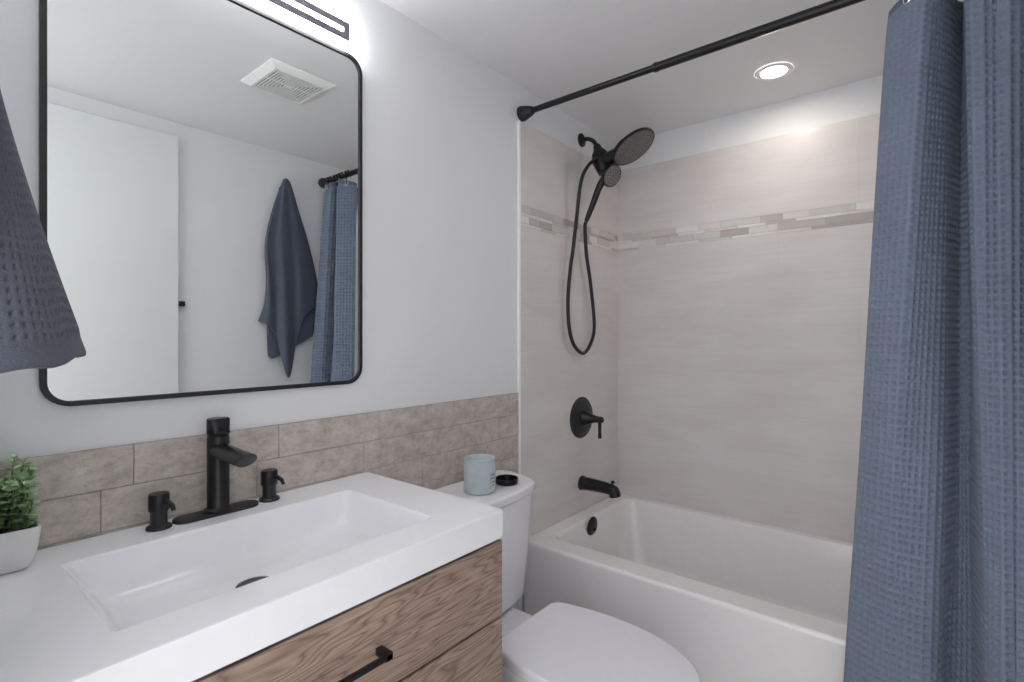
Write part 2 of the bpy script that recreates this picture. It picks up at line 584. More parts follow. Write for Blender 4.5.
# ------------------------------------------------------------------ shower head with arm
sh = empty('rain_shower', (2.225, 0, 2.27), 'large round black rain shower head on a curved wall arm', 'shower head')
b = MB().lathe([(0.034, 0.0), (0.033, 0.006), (0.022, 0.012), (0.013, 0.018)], (2.225, 0.0, 2.272), (0, -1, 0), 28)
b.build('wall_flange', M['black'], sh)
MB().tube(catmull([(2.225, -0.002, 2.272), (2.222, -0.04, 2.268), (2.216, -0.075, 2.246), (2.211, -0.098, 2.212)], 6), 0.0105, 16).build('shower_arm', M['black'], sh)
b = MB()
b.lathe([(0.014, -0.01), (0.019, 0.0), (0.021, 0.012), (0.019, 0.022)], (2.211, -0.097, 2.214), (-0.02, -0.42, -1), 20)
b.tube([(2.211, -0.104, 2.196), (2.211, -0.112, 2.17), (2.212, -0.122, 2.14), (2.212, -0.132, 2.11), (2.213, -0.142, 2.078)], [0.025, 0.040, 0.045, 0.040, 0.033], 20)
b.tube([(2.212, -0.115, 2.135), (2.212, -0.165, 2.14), (2.212, -0.21, 2.155), (2.212, -0.255, 2.185)], [0.036, 0.034, 0.032, 0.038], 16)
b.tube([(2.206, -0.125, 2.145), (2.188, -0.123, 2.146), (2.172, -0.12, 2.143)], [0.014, 0.013, 0.011], 14)
b.build('diverter_bracket', M['black'], sh, angle=50)
HN = Vector((0.0, -0.55, -0.835)).normalized()
HC = Vector((2.213, -0.288, 2.168))
MB().lathe([(0.02, -0.03), (0.05, -0.024), (0.095, -0.012), (0.108, -0.004), (0.109, 0.004), (0.105, 0.007)], HC, HN, 48, cap1=True).build('head_disc', M['black'], sh)
b = MB().lathe([(0.101, 0.0065), (0.099, 0.0085), (0.045, 0.0075), (0.043, 0.0095), (0.001, 0.0095)], HC, HN, 40)
HU = Vector((1, 0, 0))
HV = HN.cross(HU)
for rr, cnt in ((0.018, 8), (0.034, 14), (0.056, 20), (0.072, 26), (0.088, 32)):
    for k in range(cnt):
        a = 2 * PI * k / cnt
        b.lathe([(0.0028, 0.007), (0.0016, 0.0125)], HC + HU * rr * math.cos(a) + HV * rr * math.sin(a), HN, 6)
b.build('spray_face', M['nozzle'], sh)['label'] = 'grey spray face with rubber nozzles'

# ------------------------------------------------------------------ hand shower docked below
hs = empty('hand_shower', (2.19, -0.09, 1.85), 'black hand shower with a long looped hose docked under the rain head', 'hand shower')
KN = Vector((-0.22, -0.83, -0.50)).normalized()
KC = Vector((2.208, -0.180, 2.054))
MB().lathe([(0.022, -0.046), (0.040, -0.032), (0.051, -0.012), (0.055, 0.0), (0.053, 0.005)], KC, KN, 32).build('spray_housing', M['black'], hs)
b = MB().lathe([(0.050, 0.0045), (0.048, 0.007), (0.001, 0.008)], KC, KN, 32)
KU = Vector((1, 0, 0)).cross(KN).normalized()
KV = KN.cross(KU)
b.mi = 1
for rr, cnt in ((0.013, 6), (0.027, 11), (0.040, 16)):
    for k in range(cnt):
        a = 2 * PI * k / cnt
        b.lathe([(0.0026, 0.006), (0.0014, 0.011)], KC + KU * rr * math.cos(a) + KV * rr * math.sin(a), KN, 6)
b.build('hand_spray_face', [M['nozzle'], M['nub']], hs)['label'] = 'grey nozzle face of the hand shower'
MB().tube(catmull([(2.210, -0.150, 2.056), (2.200, -0.136, 2.036), (2.194, -0.118, 2.005), (2.188, -0.088, 1.93), (2.180, -0.055, 1.85)], 5),
          [0.022, 0.0215, 0.021, 0.0205, 0.020, 0.019, 0.0185, 0.018, 0.0175, 0.017, 0.0165, 0.016, 0.016, 0.0155, 0.015, 0.0145, 0.014, 0.0135, 0.013, 0.012, 0.0105], 18, (1, 1)).build('hand_grip', M['black'], hs)
hose = [(2.172, -0.120, 2.143), (2.122, -0.10, 2.096), (2.092, -0.08, 2.017), (2.092, -0.055, 1.846), (2.077, -0.045, 1.698), (2.064, -0.04, 1.616),
        (2.049, -0.035, 1.464), (2.060, -0.035, 1.328), (2.106, -0.035, 1.242), (2.191, -0.035, 1.206), (2.267, -0.035, 1.265), (2.292, -0.035, 1.358),
        (2.246, -0.04, 1.555), (2.199, -0.045, 1.694), (2.178, -0.05, 1.82), (2.180, -0.054, 1.848)]
MB().tube(catmull(hose, 8), 0.0088, 12).build('hose', M['black2'], hs)

# ------------------------------------------------------------------ curtain rod, rings, curtain
rod = empty('shower_rod', (1.737, -0.76, 2.24), 'black tension rod across the tub alcove under the ceiling', 'curtain rod')
MB().tube([(1.737, -0.03, 2.24), (1.737, -0.62, 2.24)], 0.0122, 18).build('inner_tube', M['black'], rod)
b = MB().tube([(1.737, -0.60, 2.24), (1.737, YR + 0.03, 2.24)], 0.0150, 18)
b.lathe([(0.0152, 0), (0.0165, 0.003), (0.0165, 0.014), (0.0152, 0.017)], (1.737, -0.60, 2.24), (0, -1, 0), 18)
b.build('outer_tube', M['black'], rod)
for y0, sgn in ((-0.0005, -1), (YR + 0.0005, 1)):
    MB().lathe([(0.031, 0.0), (0.032, 0.010), (0.0205, 0.052), (0.0175, 0.056), (0.0165, 0.062)], (1.737, y0, 2.24), (0, sgn, 0), 28).build('end_flange', M['black2'], rod)

top = [(1.770, -1.273), (1.738, -1.306), (1.704, -1.348), (1.708, -1.366), (1.780, -1.394), (1.885, -1.424), (1.890, -1.438), (1.800, -1.436), (1.728, -1.434), (1.708, -1.450), (1.722, -1.485), (1.712, -1.506), (1.730, -1.530), (1.780, -1.540), (1.825, -1.542)]
bot = [(1.668, -1.168), (1.610, -1.246), (1.578, -1.325), (1.592, -1.362), (1.650, -1.390), (1.712, -1.438), (1.718, -1.456), (1.670, -1.470), (1.600, -1.474), (1.562, -1.490), (1.575, -1.508), (1.560, -1.522), (1.558, -1.536), (1.590, -1.546), (1.635, -1.550)]
def resample(pts, n):
    P = np.array(catmull(pts, 24))
    s = np.concatenate([[0], np.cumsum(np.linalg.norm(np.diff(P, axis=0), axis=1))])
    q = np.linspace(0, s[-1], n)
    return np.stack([np.interp(q, s, P[:, 0]), np.interp(q, s, P[:, 1])], -1), s[-1]
CELL = 0.0190
PTZ0, PTZ1 = 0.05, 2.220
_, Lb = resample(bot, 10)
nu_c = int(round(Lb / CELL * 1.10))
nv_c = int(round((PTZ1 - PTZ0) / CELL))
SUB = 6
nu, nv = nu_c * SUB + 1, nv_c * SUB + 1
Pt, _ = resample(top, nu)
Pb, _ = resample(bot, nu)
v = np.linspace(0, 1, nv)[:, None, None]
w = v ** 0.9
path = Pt[None] * (1 - w) + Pb[None] * w
# slow irregularity of the hanging cloth
uu = np.linspace(0, 1, nu)[None, :]
vv = np.linspace(0, 1, nv)[:, None]
tan = np.gradient(path, axis=1)
tan /= np.linalg.norm(tan, axis=2, keepdims=True) + 1e-9
nor = np.stack([-tan[..., 1], tan[..., 0]], -1)
ku = np.arange(nu)[None, :] / SUB
kv = np.arange(nv)[:, None] / SUB
def ridge(k):
    return np.clip((np.abs(2 * (k % 1.0) - 1) - 0.30) / 0.42, 0, 1)
hgt = np.maximum(ridge(ku), ridge(kv))
plain_w = np.minimum(np.clip((nu_c - ku) - 2.2, 0, 1), np.clip(kv - 2.0, 0, 1)) * np.clip(ku * 2 - 0.2, 0, 1)
disp = -0.0075 * hgt * plain_w
wave = 0.004 * np.sin(uu * 23 + vv * 5) * vv + 0.003 * np.sin(uu * 9 - vv * 9) * vv
path = path + nor * (disp + wave)[..., None]
z = PTZ1 - (PTZ1 - PTZ0) * vv - np.exp(-vv * 30) * (0.034 * np.exp(-(uu * 14)) + 0.008 * (0.5 - 0.5 * np.cos(uu * 2 * PI * 6)))
G = np.concatenate([path, np.broadcast_to(z, (nv, nu))[..., None]], -1)
fm = np.zeros((nv - 1, nu - 1), int)
fm[:, -int(2.2 * SUB):] = 1
fm[:int(1.6 * SUB)] = 1
curtain = empty('shower_curtain', (1.66, -1.38, PTZ0), 'blue grey waffle weave shower curtain bunched at the wall end of the rod', 'curtain')
grid_object('curtain_sheet', G, [M['curtain'], M['hem']], curtain, fm)
# grommets along the top hem
ring_u = [0.085, 0.215, 0.36, 0.52, 0.68, 0.82, 0.95]
for q in ring_u:
    i = int(q * (nu - 1))
    r_ = 8
    c = Vector(G[r_, i])
    nn = nor[r_, i]
    ax = Vector((nn[0], nn[1], 0))
    MB().torus(c, ax, 0.009, 0.0028, 20, 8).build('grommet', M['chrome'], curtain)['label'] = 'silver eyelet in the top hem'
for q in ring_u:
    i = int(q * (nu - 1))
    c = G[8, i]
    rg = MB()
    yy = float(c[1])
    hook = catmull([(1.737 + 0.0195 * math.cos(a), yy, 2.24 + 0.0195 * math.sin(a)) for a in np.linspace(-0.9 if c[0] > 1.737 else PI + 0.9, (PI + 0.6) if c[0] > 1.737 else -0.6, 8)], 3)
    hook = [(float(c[0]), yy, float(c[2]) + 0.001), ((float(c[0]) + hook[0][0]) / 2, yy, 2.21)] + [tuple(p) for p in hook]
    rg.tube(hook, 0.0032, 8)
    for a in np.linspace(0.5, PI - 0.5, 3):
        p = (1.737 + 0.021 * math.cos(a), yy, 2.24 + 0.021 * math.sin(a))
        rg.lathe([(0.0005, -0.007), (0.005, -0.005), (0.007, 0), (0.005, 0.005), (0.0005, 0.007)], p, (0, 1, 0), 10)
    o = rg.build('curtain_ring', M['black'])
    tag(o, 'black beaded roller ring on the rod holding up the blue grey curtain', 'curtain ring', 'curtain rings on the shower rod')

# ------------------------------------------------------------------ vanity cabinet
VX0, VX1, VYF = 0.065, 0.955, -0.559
vc = empty('vanity_cabinet', (0.507, -0.28, 0), 'grey brown oak vanity cabinet under the white sink', 'vanity cabinet')
b = MB().box(VX0, VX0 + 0.018, VYF + 0.021, -0.009, 0.10, 0.790)
b.box(VX1 - 0.021, VX1 - 0.003, VYF + 0.021, -0.009, 0.10, 0.790)
b.box(VX0 + 0.018, VX1 - 0.021, VYF + 0.021, -0.009, 0.10, 0.118)
b.box(VX0 + 0.018, VX1 - 0.021, -0.021, -0.009, 0.118, 0.70)
b.box(VX0 + 0.018, VX1 - 0.021, VYF + 0.021, VYF + 0.037, 0.722, 0.758)
b.mi = 1
b.box(VX0 + 0.02, VX1 - 0.02, VYF + 0.07, -0.009, 0.0, 0.10)
b.build('cabinet_body', [M['wood2'], M['dark']], vc, smooth=False)
# dark recess line under the top
for nm, z0, z1, mat in (('drawer', 0.611, 0.7925, M['wood']), ('drawer', 0.36, 0.605, M['wood2']), ('drawer', 0.108, 0.354, M['wood'])):
    dr = MB().box(VX0, VX1, VYF, VYF + 0.019, z0, z1, 0.0012, 1).build(nm, mat, vc, smooth=False)
    zc_ = 0.694 if z1 > 0.7 else z1 - 0.06
    h = MB()
    hx0, hx1, hy = 0.412, 0.602, VYF - 0.034
    h.box(hx0, hx1, hy, hy + 0.009, zc_ - 0.005, zc_ + 0.005, 0.0012)
    h.box(hx0, hx0 + 0.012, hy, VYF, zc_ - 0.007, zc_ + 0.007, 0.0012)
    h.box(hx1 - 0.015, hx1, hy, VYF, zc_ - 0.007, zc_ + 0.007, 0.0012)
    h.build('handle', M['black'], dr)['label'] = 'black square bar pull'

# ------------------------------------------------------------------ sink top
st = empty('sink_countertop', (0.507, -0.28, 0.793), 'glossy white vanity top with a wide rectangular integrated basin', 'sink')
b = MB()
cx0, cx1, cy0, cy1, zt = 0.0625, 0.957, -0.5625, -0.009, 0.868
N = 6
rings = [rrect(cx0 + 0.003, cx1 - 0.003, cy0 + 0.003, cy1, 0.006, N, 0.7985),
         rrect(cx0, cx1, cy0, cy1, 0.006, N, 0.8015),
         rrect(cx0, cx1, cy0, cy1, 0.006, N, zt - 0.005),
         rrect(cx0 + 0.0015, cx1 - 0.0015, cy0 + 0.0015, cy1 - 0.0015, 0.006, N, zt - 0.0015),
         rrect(cx0 + 0.005, cx1 - 0.005, cy0 + 0.005, cy1 - 0.005, 0.006, N, zt),
         rrect(0.205, 0.812, -0.474, -0.128, 0.012, N, zt),
         rrect(0.2085, 0.8085, -0.4705, -0.1315, 0.012, N, zt - 0.0015),
         rrect(0.213, 0.804, -0.466, -0.136, 0.014, N, zt - 0.007),
         rrect(0.240, 0.783, -0.456, -0.156, 0.022, N, zt - 0.050),
         rrect(0.254, 0.772, -0.449, -0.168, 0.028, N, zt - 0.068),
         rrect(0.275, 0.755, -0.435, -0.188, 0.030, N, zt - 0.078),
         rrect(0.435, 0.519, -0.354, -0.270, 0.041, N, zt - 0.0832)]
b.loft(rings, cap0=False, cap1=True)
b.build('basin_top', M['counter'], st, angle=40)
b = MB().lathe([(0.036, 0.0), (0.035, 0.003), (0.028, 0.0042), (0.0275, 0.0025), (0.0005, 0.003)], (0.477, -0.312, zt - 0.0833), (0, 0, 1), 32)
b.build('drain', M['drain'], st)['label'] = 'dark grey sink drain'

# ------------------------------------------------------------------ faucet
fa = empty('faucet', (0.507, -0.056, zt), 'tall black single hole faucet with a round spout behind the basin', 'faucet')
FX, FY = 0.507, -0.054
b = MB()
def stadium(x0, x1, yc, r, z, inset=0.0):
    return rrect(x0 + inset, x1 - inset, yc - r + inset, yc + r - inset, r - inset - 1e-4, 10, z)
b.loft([stadium(0.412, 0.599, FY, 0.027, zt), stadium(0.412, 0.599, FY, 0.027, zt + 0.005), stadium(0.412, 0.599, FY, 0.027, zt + 0.007, 0.002), stadium(0.412, 0.599, FY, 0.027, zt + 0.0075, 0.006)])
b.build('base_plate', M['black2'], fa)
b = MB().lathe([(0.030, 0.0075), (0.030, 0.011), (0.0255, 0.015), (0.0238, 0.018), (0.0238, 0.178), (0.0226, 0.180), (0.0226, 0.184), (0.0236, 0.186), (0.0236, 0.1865), (0.001, 0.1868)], (FX, FY, zt), (0, 0, 1), 40)
b.build('faucet_body', M['black'], fa)
b = MB()
rings = []
for h_, r_, cutf in ((0.187, 0.0235, 0.0), (0.189, 0.0243, 0.0), (0.199, 0.0243, 0.0), (0.2215, 0.0243, 0.0), (0.224, 0.023, 0.0)):
    ring = []
    for k in range(36):
        cx_, sy_ = math.cos(2 * PI * k / 36), math.sin(2 * PI * k / 36)
        yy = max(r_ * sy_, -0.0220 + max(0.0, h_ - 0.199) * 0.42)
        ring.append((FX + r_ * cx_, FY + yy, zt + h_))
    rings.append(ring)
b.loft(rings)
b.box(FX - 0.0165, FX + 0.0165, FY - 0.028, FY - 0.012, zt + 0.1885, zt + 0.1985, 0.003)
b.build('lever_cap', M['black'], fa)
b = MB()
p0, p1 = Vector((FX, FY - 0.005, zt + 0.150)), Vector((FX, FY - 0.150, zt + 0.146))
ax = (p1 - p0).normalized()
sd = Vector((1, 0, 0))
upv = sd.cross(ax)
rings = []
for k, (f_, a_, c_) in enumerate(((0, 0.0225, 0.018), (0.5, 0.0225, 0.0175), (0.92, 0.0225, 0.017), (1.0, 0.0225, 0.017), (1.012, 0.021, 0.0155))):
    c = p0.lerp(p1, f_)
    shear = 0.013 * max(0, (f_ - 0.5) * 2)
    rings.append([c + sd * a_ * math.cos(2 * PI * q / 32) + upv * c_ * math.sin(2 * PI * q / 32) + ax * (shear * -math.sin(2 * PI * q / 32)) for q in range(32)])
b.loft(rings)
b.build('spout', M['black'], fa)

# soap pumps on either side
def pump(x, y, label, cat='soap dispenser'):
    e = empty('soap_dispenser', (x, y, zt), label, cat)
    b = MB().lathe([(0.0245, 0.0), (0.0245, 0.004), (0.022, 0.007), (0.0165, 0.009), (0.0160, 0.012), (0.0160, 0.036), (0.0180, 0.040)], (x, y, zt), (0, 0, 1), 28)
    b.build('collar', M['black2'], e)
    MB().lathe([(0.0195, 0.040), (0.0200, 0.042), (0.0200, 0.072), (0.0185, 0.076), (0.0005, 0.077)], (x, y, zt), (0, 0, 1), 28).build('pump_head', M['black'], e)
    a = Vector((0.30, -0.95, 0)).normalized()
    c = Vector((x, y, zt))
    MB().tube([c + a * 0.015 + Vector((0, 0, 0.061)), c + a * 0.03 + Vector((0, 0, 0.060)), c + a * 0.042 + Vector((0, 0, 0.055)), c + a * 0.048 + Vector((0, 0, 0.044))], [0.006, 0.0055, 0.005, 0.0042], 12).build('nozzle', M['black'], e)
pump(0.384, -0.060, 'short black soap pump on the plant side of the faucet')
pump(0.630, -0.051, 'short black soap pump on the toilet side of the faucet')

# ------------------------------------------------------------------ potted plant
pp = empty('potted_plant', (0.137, -0.062, zt), 'small green leafy plant in a square white pot beside the faucet', 'plant')
b = MB()
def sq(x0, x1, y0, y1, r, z):
    return rrect(x0, x1, y0, y1, r, 5, z)
px0, px1, py0, py1 = 0.086, 0.184, -0.124, -0.026
b.loft([sq(px0 + 0.022, px1 - 0.022, py0 + 0.018, py1 - 0.018, 0.01, zt + 0.0005), sq(px0 + 0.015, px1 - 0.015, py0 + 0.012, py1 - 0.012, 0.012, zt + 0.003),
        sq(px0 + 0.007, px1 - 0.007, py0 + 0.006, py1 - 0.006, 0.012, zt + 0.017), sq(px0 + 0.003, px1 - 0.003, py0 + 0.003, py1 - 0.003, 0.008, zt + 0.044),
        sq(px0, px1, py0, py1, 0.005, zt + 0.076), sq(px0 + 0.004, px1 - 0.004, py0 + 0.004, py1 - 0.004, 0.004, zt + 0.076), sq(px0 + 0.006, px1 - 0.006, py0 + 0.006, py1 - 0.006, 0.004, zt + 0.058)], cap1=False)
b.build('pot', M['plantpot'], pp)
MB().loft([sq(px0 + 0.005, px1 - 0.005, py0 + 0.005, py1 - 0.005, 0.004, zt + 0.052), sq(px0 + 0.0055, px1 - 0.0055, py0 + 0.0055, py1 - 0.0055, 0.004, zt + 0.062)]).build('soil', M['soil'], pp)
random.seed(5)
stems, leaves = MB(), MB()
def leaf(mb, base, d, n, L, Wd):
    d = d.normalized()
    s = d.cross(n).normalized()
    n = s.cross(d).normalized()
    rows = []
    for f_, w_ in ((0.0, 0.12), (0.18, 0.62), (0.42, 1.0), (0.68, 0.92), (0.88, 0.55), (1.0, 0.08)):
        c = base + d * L * f_ - n * L * 0.22 * f_ * f_
        rows.append([c - s * Wd * w_ + n * Wd * 0.25 * w_, c - n * 0.0004, c + s * Wd * w_ + n * Wd * 0.25 * w_])
    mb.loft(rows, closed=False)
for k in range(30):
    bx_, by_ = random.uniform(px0 + 0.014, px1 - 0.014), random.uniform(py0 + 0.014, py1 - 0.016)
    H = random.uniform(0.045, 0.10) if k % 4 else random.uniform(0.095, 0.142)
    lean = Vector(((bx_ - 0.138) * 0.35 + random.uniform(-0.012, 0.012), (by_ + 0.075) * 0.35 + random.uniform(-0.014, 0.010), 0))
    base = Vector((bx_, by_, zt + 0.058))
    pts = [base + lean * (s_ ** 1.5) + Vector((0, 0, H * s_)) for s_ in (0, 0.25, 0.5, 0.75, 1.0)]
    stems.tube(pts, [0.0014, 0.0013, 0.0011, 0.001, 0.0008], 6)
    nl = int(H / 0.0115)
    for j in range(nl):
        s_ = 0.25 + 0.75 * j / max(1, nl - 1)
        p = base + lean * (s_ ** 1.5) + Vector((0, 0, H * s_))
        for side in (0, 1):
            a = j * 2.4 + side * PI + random.uniform(-0.4, 0.4)
            el = 0.25 + 0.75 * s_ ** 3 + random.uniform(-0.2, 0.2)
            dd = Vector((math.cos(a) * math.cos(el), math.sin(a) * math.cos(el), math.sin(el)))
            if p.y + dd.y * 0.02 > -0.010:
                dd.y = -abs(dd.y)
            L = random.uniform(0.018, 0.029) * (1.1 - 0.45 * s_)
            leaf(leaves, p, dd, Vector((0, 0, 1)) + dd * 0.1, L, L * 0.40)
stems.build('stems', M['stem'], pp)
leaves.build('foliage', M['leaf'], pp, angle=80, recalc=False)

# ------------------------------------------------------------------ mirror
mr = empty('wall_mirror', (0.575, 0, 1.14), 'large rectangular wall mirror with rounded corners and a thin black frame', 'mirror')
mx0, mx1, mz0, mz1 = 0.197, 0.934, 1.144, 2.135
def vring(x0, x1, z0, z1, r, y, n=10):
    return [(x, y, z_) for (x, z_, _) in rrect(x0, x1, z0, z1, r, n, 0)]
FD = 0.015
b = MB()
b.loft([vring(mx0, mx1, mz0, mz1, 0.05, -0.001), vring(mx0, mx1, mz0, mz1, 0.05, -FD + 0.001), vring(mx0 + 0.001, mx1 - 0.001, mz0 + 0.001, mz1 - 0.001, 0.049, -FD),
        vring(mx0 + 0.010, mx1 - 0.010, mz0 + 0.010, mz1 - 0.010, 0.040, -FD), vring(mx0 + 0.011, mx1 - 0.011, mz0 + 0.011, mz1 - 0.011, 0.039, -FD + 0.001),
        vring(mx0 + 0.011, mx1 - 0.011, mz0 + 0.011, mz1 - 0.011, 0.039, -0.001)], loop=True)
b.build('frame', M['black2'], mr)
b = MB().loft([vring(mx0 + 0.0105, mx1 - 0.0105, mz0 + 0.0105, mz1 - 0.0105, 0.0395, -0.002), vring(mx0 + 0.0105, mx1 - 0.0105, mz0 + 0.0105, mz1 - 0.0105, 0.0395, -0.0100)])
b.build('mirror_glass', M['mirror'], mr, smooth=False)

# ------------------------------------------------------------------ LED light bar
vl = empty('vanity_light', (0.57, 0, 2.15), 'long rectangular LED light bar above the mirror', 'light')
lx0, lx1, lz0, lz1 = 0.255, 0.884, 2.1455, 2.218
MB().box(lx0 + 0.03, lx1 - 0.03, -0.017, -0.0005, lz0 + 0.014, lz1 - 0.012).build('back_plate', M['fixture'], vl, smooth=False)
MB().box(lx0, lx1, -0.034, -0.0165, lz0, lz1, 0.003).build('diffuser', M['led'], vl)
def hring(i, y):
    return [(x, y, z_) for (x, z_) in ((lx0 + i, lz0 + i), (lx1 - i, lz0 + i), (lx1 - i, lz1 - i), (lx0 + i, lz1 - i))]
b = MB().loft([hring(0.009, -0.0335), hring(0.009, -0.0375), hring(0.029, -0.0375), hring(0.029, -0.0335)], loop=True)
b.build('face_frame', M['fixture'], vl, smooth=False)

# ------------------------------------------------------------------ recessed light over the tub
rl = empty('recessed_light', (2.285, -0.868, ZC), 'small round recessed ceiling light over the bathtub', 'light')
MB().lathe([(0.047, 0.004), (0.050, 0.006), (0.064, 0.005), (0.069, 0.0005)], (2.285, -0.868, ZC), (0, 0, -1), 40, cap0=False, cap1=False).build('trim_ring', M['trim'], rl)
MB().lathe([(0.048, 0.0005), (0.047, 0.0045), (0.0005, 0.0055)], (2.285, -0.868, ZC), (0, 0, -1), 40).build('lens', M['pot'], rl)

# ------------------------------------------------------------------ exhaust fan grille
vf = empty('ceiling_vent', (1.090, -0.758, ZC), 'square white exhaust fan grille on the ceiling, seen in the mirror', 'vent')
vx, vy, hw = 1.090, -0.758, 0.138
def fr(h, z_):
    return [(vx - h, vy - h, z_), (vx + h, vy - h, z_), (vx + h, vy + h, z_), (vx - h, vy + h, z_)]
b = MB()
b.loft([fr(hw, ZC - 0.0005), fr(hw, ZC - 0.006), fr(hw - 0.028, ZC - 0.022), fr(hw - 0.032, ZC - 0.022), fr(hw - 0.032, ZC - 0.004)], cap0=False, cap1=False)
b.build('frame', M['ventw'], vf, smooth=False)
MB().box(vx - hw + 0.03, vx + hw - 0.03, vy - hw + 0.03, vy + hw - 0.03, ZC - 0.006, ZC - 0.001).build('duct_opening', M['ventd'], vf, smooth=False)
b = MB()
h = hw - 0.034
while h > 0.010:
    b.loft([fr(h, ZC - 0.021), fr(h - 0.0058, ZC - 0.021), fr(h - 0.0058, ZC - 0.017), fr(h, ZC - 0.017)], loop=True)
    h -= 0.0122
b.box(vx - 0.010, vx + 0.010, vy - 0.010, vy + 0.010, ZC - 0.021, ZC - 0.013)
b.box(vx - hw + 0.033, vx + hw - 0.033, vy - 0.003, vy + 0.003, ZC - 0.017, ZC - 0.013)
b.box(vx - 0.003, vx + 0.003, vy - hw + 0.033, vy + hw - 0.033, ZC - 0.017, ZC - 0.013)
b.build('louvers', M['ventw'], vf, smooth=False)

# ------------------------------------------------------------------ toilet
tl = empty('toilet', (1.25, -0.4, 0), 'white two piece toilet between the vanity and the bathtub', 'toilet')
TCX = 1.272
def bow(hwid, yb, yf, bowd, z_, n=14):
    """tank outline: straight back, bowed front, rounded ends"""
    pts = []
    pts.append((TCX + hwid * 0.93, yb, z_))
    pts.append((TCX - hwid * 0.93, yb, z_))
    pts.append((TCX - hwid * 0.975, yb - 0.012, z_))
    for k in range(n * 2 + 1):
        s_ = -1 + k / n
        x = TCX + hwid * math.copysign(abs(s_) ** 0.92, s_)
        y = yf - bowd * (1 - abs(s_) ** 2.3) + 0.0
        y = y + (yb - 0.05 - yf) * max(0, (abs(s_) - 0.78) / 0.22) ** 2.2
        pts.append((x, y, z_))
    pts.append((TCX + hwid * 0.975, yb - 0.012, z_))
    return pts
b = MB()
b.loft([bow(0.262, -0.055, -0.165, 0.045, 0.322), bow(0.276, -0.045, -0.182, 0.052, 0.345), bow(0.290, -0.034, -0.194, 0.056, 0.52), bow(0.303, -0.03, -0.205, 0.058, 0.719)])
b.build('tank', M['porcelain'], tl, angle=50)
b = MB()
b.loft([bow(0.300, -0.028, -0.204, 0.06, 0.7225), bow(0.309, -0.022, -0.210, 0.062, 0.726), bow(0.311, -0.02, -0.212, 0.062, 0.747), bow(0.308, -0.022, -0.209, 0.061, 0.753), bow(0.301, -0.028, -0.203, 0.059, 0.7555)])
b.build('tank_lid', M['porcelain'], tl, angle=50)
# egg shaped outlines for bowl, seat, lid
SCX = 1.252
def egg(hwid, yb, yf, back, z_, n=40, shrink=0.0):
    """back: half width of the straight rear edge"""
    out = []
    ym = yb + (yf - yb) * 0.44
    rear = [(back, yb), (back + (hwid - back) * 0.45, yb - (yb - ym) * 0.10), (hwid * 0.93, yb - (yb - ym) * 0.38), (hwid * 0.99, yb - (yb - ym) * 0.75), (hwid, ym)]
    front = [(hwid * math.cos(a) ** 0.92, ym + (yf - ym) * math.sin(a)) for a in np.linspace(0.16, PI / 2 - 0.13, 8)]
    half = catmull(rear + front + [(0.0, yf)], 4)
    half = [(float(p[0]), float(p[1])) for p in half]
    L = [(SCX + x, y, z_) for x, y in half]
    Rr = [(SCX - x, y, z_) for x, y in reversed(half[:-1])]
    return L + Rr
def inset_ring(r, k, z_):
    cx_ = sum(p[0] for p in r) / len(r)
    cy_ = sum(p[1] for p in r) / len(r)
    return [(cx_ + (p[0] - cx_) * (1 - k), cy_ + (p[1] - cy_) * (1 - k), z_) for p in r]
b = MB()
E1 = egg(0.183, -0.40, -0.915, 0.13, 0)
b.loft([egg(0.115, -0.16, -0.70, 0.10, 0.0), egg(0.113, -0.16, -0.70, 0.10, 0.03), egg(0.105, -0.17, -0.68, 0.09, 0.12), egg(0.118, -0.22, -0.74, 0.10, 0.20),
        egg(0.150, -0.33, -0.84, 0.12, 0.29), egg(0.176, -0.375, -0.90, 0.135, 0.35), egg(0.180, -0.385, -0.908, 0.14, 0.368), egg(0.178, -0.387, -0.906, 0.138, 0.374)])
b.build('bowl', M['porcelain'], tl, angle=50)
b = MB()
# neck shelf linking bowl and tank
b.loft([rrect(SCX - 0.12, SCX + 0.12, -0.42, -0.08, 0.03, 5, 0.20), rrect(SCX - 0.165, SCX + 0.175, -0.42, -0.06, 0.03, 5, 0.290), rrect(SCX - 0.170, SCX + 0.180, -0.42, -0.055, 0.03, 5, 0.312), rrect(SCX - 0.165, SCX + 0.175, -0.417, -0.06, 0.03, 5, 0.3205)])
b.build('tank_shelf', M['porcelain'], tl, angle=50)
b = MB()
s0 = egg(0.186, -0.405, -0.922, 0.135, 0)
b.loft([inset_ring(s0, 0.02, 0.3755), inset_ring(s0, 0.0, 0.379), inset_ring(s0, 0.0, 0.389), inset_ring(s0, 0.012, 0.393)])
b.build('seat', M['seat'], tl, angle=50)
b = MB()
s1 = egg(0.190, -0.398, -0.928, 0.135, 0)
b.loft([inset_ring(s1, 0.016, 0.3945), inset_ring(s1, 0.0, 0.398), inset_ring(s1, 0.0, 0.410), inset_ring(s1, 0.010, 0.4155), inset_ring(s1, 0.035, 0.4185), inset_ring(s1, 0.5, 0.4205), inset_ring(s1, 0.96, 0.421)])
b.build('seat_cover', M['seat'], tl, angle=60)
for sx in (-0.075, 0.075):
    MB().lathe([(0.010, -0.02), (0.011, 0.0), (0.010, 0.02)], (SCX + sx, -0.385, 0.388), (1, 0, 0), 16).build('hinge', M['seat'], tl)
MB().box(SCX - 0.03, SCX + 0.0, -0.352, -0.346, 0.3204, 0.3212).build('maker_mark', M['ink'], tl, smooth=False)

